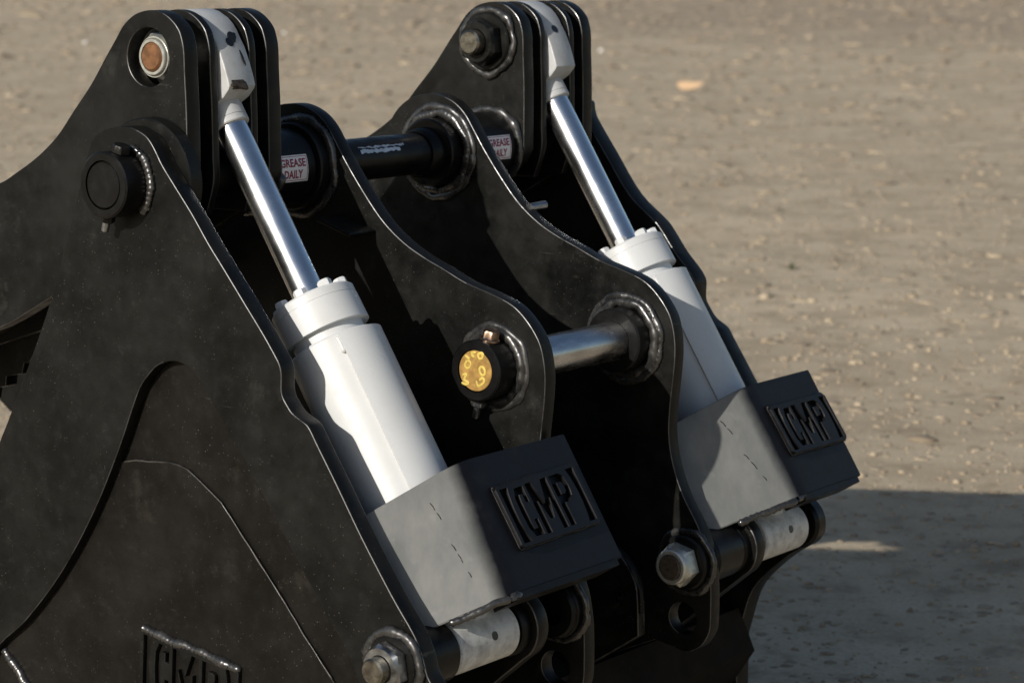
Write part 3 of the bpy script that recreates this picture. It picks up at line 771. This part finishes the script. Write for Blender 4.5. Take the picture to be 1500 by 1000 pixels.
# ================================================================== CYLINDERS
def cylinder(y, label):
    T0 = Vector((TW[0], y, TW[1])); B0 = Vector((BS[0], y, BS[1]))
    d = (B0 - T0); L = d.length; d.normalize()
    th = thing('hydraulic_cylinder', label, 'cylinder', tuple(B0), 'hydraulic cylinders of the bucket')
    out = Vector((0, 1, 0)).cross(d).normalized()
    if out.x < 0: out = -out                                        # in the XZ plane, away from the bucket
    # rod eye, flat sided, with a chin below the front face
    fr = [(-0.1107, 1.5646), (-0.0998, 1.5487), (-0.0932, 1.5259), (-0.0866, 1.5030), (-0.0809, 1.4779), (-0.0774, 1.4572), (-0.0769, 1.4446)]
    eye = [(TW[0] + .079 * math.cos(math.radians(a)), TW[1] + .079 * math.sin(math.radians(a))) for a in range(215, 62, -9)]
    chin_t = T0 + d * .140 + out * .056
    eye += [(TW[0] + .079 * math.cos(math.radians(a)), TW[1] + .079 * math.sin(math.radians(a))) for a in (55, 44, 33, 24)]
    def loc(t, o): q = T0 + d * t + out * o; return (q.x, q.z)
    eye += [loc(.030, .0785), loc(.060, .074), loc(.086, .068), loc(.099, .064), loc(.103, .058), loc(.108, .040), loc(.108, -.040), loc(.09, -.050), loc(.05, -.070)]
    e = plate('rod_eye', eye, y - .0325, y + .0325, M_EYE, th, holes=[circle(TW[0], TW[1], .0255)], bev=.003)
    turn('eye_neck', T0, d, [(.10, 0), (.10, .0345), (.132, .0345), (.1325, .0335), (.1335, .0335), (.134, .0345), (.143, .0345), (.145, .033), (.145, 0)], M_EYE, th)
    # grease hole in the front face and rusty chips on the chin
    q = T0 + d * .022 + out * .0765
    turn('grease_hole', q - out * .004, out, [(0, .0), (0, .0085), (.0068, .0085), (.0068, .0)], M_GREASE, e, n=20)
    turn('rod', T0, d, [(.135, 0), (.135, .0285), (.60, .0285), (.60, 0)], M_CHROME, th, n=72)
    # gland head with its bolts, then the barrel
    g0 = .482
    ref = Vector((0, -1, 0))
    gl_ = turn('gland', T0, d, [(g0, .029), (g0, .071), (g0 + .004, .075), (g0 + .017, .075), (g0 + .0175, .0742), (g0 + .0185, .0742), (g0 + .019, .0755), (g0 + .066, .0765), (g0 + .066, .055)], M_WHITE, th, n=80)
    for k in range(8):
        a = 2 * math.pi * (k + .35) / 8
        c = T0 + d * (g0 + .001) + (ref * math.cos(a) + d.cross(ref) * math.sin(a)) * .058
        hex_nut('bolt', c, -d, .013, .0125, M_WHITE, gl_, rot=a)
    b0 = g0 + .089
    turn('barrel', T0, d, [(g0 + .06, .064), (b0 - .004, .064), (b0 - .004, .0765), (b0, .080), (L - .055, .080), (L - .03, .06), (L - .03, 0)], M_WHITE, th, n=96)
    # half-wrap cover on the outer side of the barrel with a visible seam
    bm = bmesh.new(); rr = .0880; ri = .0805; na = 40
    a0, a1 = math.radians(-38), math.radians(140)
    u, v = out, Vector((0, 1, 0))
    rows = []
    for i in range(na + 1):
        a = a0 + (a1 - a0) * i / na
        w = u * math.cos(a) + v * math.sin(a)
        rows.append([bm.verts.new(T0 + d * t + w * r) for t, r in ((b0 + .001, ri), (b0 + .001, rr), (L - .045, rr), (L - .045, ri))])
    for a, b in zip(rows, rows[1:]):
        for k in range(4): bm.faces.new((a[k], b[k], b[(k+1) % 4], a[(k+1) % 4]))
    bm.faces.new(rows[0]); bm.faces.new(rows[-1])
    cv = from_bm('barrel_cover', bm, M_WHITE, th)
    w = u * math.cos(a0 - .03) + v * math.sin(a0 - .03)
    bead('weld_tack', [T0 + d * (b0 + .004 + k * .006) + w * .0825 for k in range(6)], .0042, M_WHITE, cv, seed=171, ripple=.2)
    # base eye
    be = turn('base_eye', (BS[0], y, BS[1]), YAX, ring_prof(-.078, .078, .026, .0475, .003), M_TUBE, th)
    turn('base_neck', T0, d, [(L - .06, 0), (L - .06, .05), (L - .02, .045), (L - .02, 0)], M_WHITE, th, n=40)
    q = Vector((BS[0] + .0475 * math.cos(.25), y + .010, BS[1] + .0475 * math.sin(.25)))
    turn('grease_hole', q - Vector((math.cos(.25), 0, math.sin(.25))) * .003, (math.cos(.25), 0, math.sin(.25)), [(0, 0), (0, .0075), (.0036, .0075), (.0036, 0)], M_GREASE, be, n=18)
    return th, T0, d, out, e
cyl, T0, d, out, eye_o = cylinder(CYN, 'white hydraulic cylinder nearest the viewer, with rust chipped rod eye beside the brown pin')
# the far cylinder: a copy with copies of its parts
def copy_tree(o, parent):
    c = o.copy(); COL.objects.link(c); c.parent = parent
    for ch in list(o.children): copy_tree(ch, c)
    return c
far = copy_tree(cyl, None)
far.location.y = CYF
far['label'] = 'white hydraulic cylinder on the far side, half shaded by the hanger ear'
# marks that only the near rod eye carries
def blob(name, c, u, v, n, rad, mat, parent, seed, th=.0016):
    bm = bmesh.new(); k = 22
    def R(i): return 1 + .55 * noise.noise(Vector((math.cos(2*math.pi*i/k) * 1.4 + seed, math.sin(2*math.pi*i/k) * 1.4, seed)))
    lo = [bm.verts.new(c - n * .001 + (u * rad[0] * math.cos(2*math.pi*i/k) + v * rad[1] * math.sin(2*math.pi*i/k)) * R(i)) for i in range(k)]
    hi = [bm.verts.new(c + n * th + (u * rad[0] * math.cos(2*math.pi*i/k) + v * rad[1] * math.sin(2*math.pi*i/k)) * R(i) * .86) for i in range(k)]
    for i in range(k): bm.faces.new((lo[i], lo[(i+1) % k], hi[(i+1) % k], hi[i]))
    bm.faces.new(hi)
    return from_bm(name, bm, mat, parent)
ny = Vector((0, 1, 0))
blob('grease_smear', T0 + d * .012 + out * .0785 + ny * .012, ny, d, out, (.011, .010), M_GREASE, eye_o, 1.3)
blob('grease_smear', T0 + d * .047 + out * .0758 + ny * .016, ny, d, out, (.0022, .020), M_GREASE, eye_o, 2.1)
blob('rust_patch', T0 + d * .094 + out * .0655 - ny * .008, ny, d, out, (.024, .013), M_RUSTP, eye_o, 3.7)
blob('rust_patch', T0 + d * .101 + out * .058 - ny * .008, ny, out, d, (.018, .007), M_RUSTP, eye_o, 4.9)

# ================================================================== PINS AND CLEVIS BOLTS
pn = thing('coupler_pin', 'black painted upper coupler pin with white scuff, spanning the two hanger ears', 'pin', (HG[0], .62, HG[1]), 'coupler pins')
turn('shaft', (HG[0], 0, HG[1]), YAX, disc_prof(-.0505, 1.27, .0400, .003), M_BOSS, pn, n=64)
cap = turn('pin_face', (HG[0], 0, HG[1]), YAX, disc_prof(-.0515, -.05, .0385, .001), M_BOSS, pn)
# bare metal scuff on the shaft
def scuff(a0, a1, y0, y1, seed, parent):
    bm = bmesh.new(); k = 26
    lo, hi = [], []
    for i in range(k + 1):
        y = y0 + (y1 - y0) * i / k
        e = .10 * noise.noise(Vector((i * .55, seed, 0))); f = .10 * noise.noise(Vector((i * .55, seed, 7)))
        for lst, a in ((lo, a0 + e), (hi, a1 + f)):
            lst.append(bm.verts.new((HG[0] + .0405 * math.cos(a), y, HG[1] + .0405 * math.sin(a))))
    for i in range(k): bm.faces.new((lo[i], lo[i+1], hi[i+1], hi[i]))
    from_bm('paint_scuff', bm, M_CHIP, parent)
scuff(.36, .54, .562, .675, 2.2, pn); scuff(.62, .70, .560, .690, 5.5, pn)

pn = thing('coupler_pin', 'bare steel lower coupler pin with yellow ochre end face', 'pin', (CP[0], .62, CP[1]), 'coupler pins')
turn('shaft', (CP[0], 0, CP[1]), YAX, disc_prof(.3835, .86, .0360, .003), M_PIN, pn, n=64)
pf = turn('pin_face', (CP[0], 0, CP[1]), YAX, disc_prof(.3815, .384, .0355, .001), M_YELLOW, pn)
yf = .3812
marks = [[(0.2465, 1.0018), (0.2570, 0.9957)], [(0.2525, 0.9929), (0.2585, 0.9899), (0.2570, 0.9826), (0.2495, 0.9795), (0.2465, 0.9851), (0.2525, 0.9929)], [(0.2705, 1.0095), (0.2615, 1.0069), (0.2615, 1.0033), (0.2675, 1.0003)], [(0.2749, 1.0058), (0.2824, 1.0078), (0.2838, 1.0008), (0.2779, 0.9990), (0.2749, 1.0058), (0.2839, 1.0091), (0.2868, 1.0035)], [(0.2778, 0.9836), (0.2853, 0.9844), (0.2897, 0.9777), (0.2882, 0.9716), (0.2823, 0.9710), (0.2778, 0.9777), (0.2778, 0.9836)], [(0.2703, 0.9602), (0.2748, 0.9500), (0.2822, 0.9532), (0.2882, 0.9598), (0.2852, 0.9654), (0.2778, 0.9610)], [(0.2404, 0.9666), (0.2494, 0.9687), (0.2449, 0.9587), (0.2554, 0.9539)], [(0.2388, 0.9533), (0.2463, 0.9505), (0.2554, 0.9527)]]
for i, mk in enumerate(marks):
    bead('marker_stroke', [(x, yf, z) for x, z in curve_pts(mk, 4, False)], .0023, M_MARK, pf, ripple=.15, squash=.3, seed=180 + i)

# tower bolts
cb = thing('clevis_bolt', 'copper brown clevis bolt with bright nut, recessed in the near tower plate', 'bolt', (TW[0], .18, TW[1]), 'clevis bolts of the cylinders')
turn('shank', (TW[0], 0, TW[1]), YAX, disc_prof(.070, .262, .0245, .004), M_RUST, cb)
nt_ = hex_nut('nut', (TW[0], .1225, TW[1]), (0, -1, 0), .044, .0425, M_ZINC, cb, rot=.35, hole=.026)
turn('locking_ring', (TW[0], 0, TW[1]), YAX, [(.080, .033), (.075, .032), (.073, .030), (.073, .0255), (.080, .0255)], M_ZINC, nt_)

cb = thing('clevis_bolt', 'black painted clevis bolt and nut on the welded ring of the far tower', 'bolt', (TW[0], 1.118, TW[1]), 'clevis bolts of the cylinders')
f0 = mir(.297) - .014
turn('shank', (TW[0], 0, TW[1]), YAX, disc_prof(f0 - .052, 1.17, .0245, .004), M_DIRTY, cb)
hex_nut('nut', (TW[0], f0 + .001, TW[1]), (0, -1, 0), .030, .048, M_BLACK, cb, rot=.1, hole=.026)

# base bolts
cb = thing('clevis_bolt', 'dull steel clevis bolt in the welded ring at the foot of the near side plate', 'bolt', (BS[0], .18, BS[1]), 'clevis bolts of the cylinders')
turn('shank', (BS[0] - .006, 0, BS[1]), YAX, disc_prof(-.058, .31, .0215, .003), M_DIRTY, cb)
hex_nut('nut', (BS[0] - .006, -.011, BS[1]), (0, -1, 0), .026, .041, M_DKBOLT, cb, rot=.15, hole=.023)

cb = thing('clevis_bolt', 'rusty ended clevis bolt with zinc nut on the lug of the far hanger ear', 'bolt', (BS[0], 1.118, BS[1]), 'clevis bolts of the cylinders')
turn('shank', (BS[0], 0, BS[1]), YAX, disc_prof(.772, 1.29, .0235, .003), M_RUSTP, cb)
nt_ = hex_nut('nut', (BS[0], .816, BS[1]), (0, -1, 0), .032, .041, M_ZINC, cb, rot=.3, hole=.026)
turn('locking_ring', (BS[0], 0, BS[1]), YAX, [(.786, .034), (.778, .033), (.775, .030), (.775, .0245), (.782, .0245)], M_ZINC, nt_)

# ================================================================== SMALL THINGS ON THE GROUND
def ground_obj(name, bm, mat, loc, label, cat, group=None):
    o = from_bm(name, bm, mat, None); o.location = loc
    o['label'] = label; o['category'] = cat
    if group: o['group'] = group
    return o
m, nt, b = new_mat('dry_leaf'); b.inputs['Base Color'].default_value = (.78, .52, .30, 1); b.inputs['Roughness'].default_value = .7; M_LEAF = m
m, nt, b = new_mat('weed_green'); b.inputs['Base Color'].default_value = (.12, .15, .07, 1); b.inputs['Roughness'].default_value = .6; M_WEED = m
m, nt, b = new_mat('pale_quartz'); b.inputs['Base Color'].default_value = (.85, .84, .80, 1); b.inputs['Roughness'].default_value = .3; M_QUARTZ = m
bm = bmesh.new(); k = 16
top = [bm.verts.new((.19 * math.cos(2*math.pi*i/k), .12 * math.sin(2*math.pi*i/k) * (1 - .3 * math.cos(2*math.pi*i/k)), 1e-2 + -.0 + .085 * (1 + math.sin(2*math.pi*i/k)) / 2 + .04 * math.cos(2*math.pi*i/k) ** 2)) for i in range(k)]
bot = [bm.verts.new((v.co.x * .98, v.co.y * .98, v.co.z - .004)) for v in top]
bm.faces.new(top); bm.faces.new(bot[::-1])
for i in range(k): bm.faces.new((top[i], bot[i], bot[(i+1) % k], top[(i+1) % k]))
ground_obj('dry_leaf', bm, M_LEAF, (-14.162, 23.128, -0.012), 'curled orange dry leaf lying on the dirt behind the far tower', 'leaf')
bm = bmesh.new()
for i in range(14):
    a = i * 2.4; r = .02 + .03 * ((i * 7) % 5) / 5; h = .015 + .03 * ((i * 3) % 4) / 4
    p = [bm.verts.new(q) for q in ((0, 0, 0), (r * math.cos(a - .25) * .6, r * math.sin(a - .25) * .6, h), (r * math.cos(a), r * math.sin(a), h * .8), (r * math.cos(a + .25) * .6, r * math.sin(a + .25) * .6, h))]
    bm.faces.new(p)
ground_obj('weed', bm, M_WEED, (-3.916, 8.474, -0.012), 'tiny green weed growing alone in the dirt right of the bucket', 'plant')
for i, (loc, lab) in enumerate((((-32.553, 29.771, -0.012), 'pale pebble on the dirt far left of the towers'), ((-33.431, 36.399, -0.012), 'pale pebble on the dirt just right of the near tower'), ((-22.229, 32.556, -0.012), 'pale pebble on the dirt just right of the far tower'))):
    bm = bmesh.new(); bmesh.ops.create_icosphere(bm, subdivisions=2, radius=.045)
    for v in bm.verts: v.co *= 1 + .3 * noise.noise(v.co * 30 + Vector((i * 5, 0, 0))); v.co.z *= .7
    ground_obj('pebble', bm, M_QUARTZ, (loc[0], loc[1], loc[2] + .02), lab, 'stone', 'pale pebbles on the dirt')
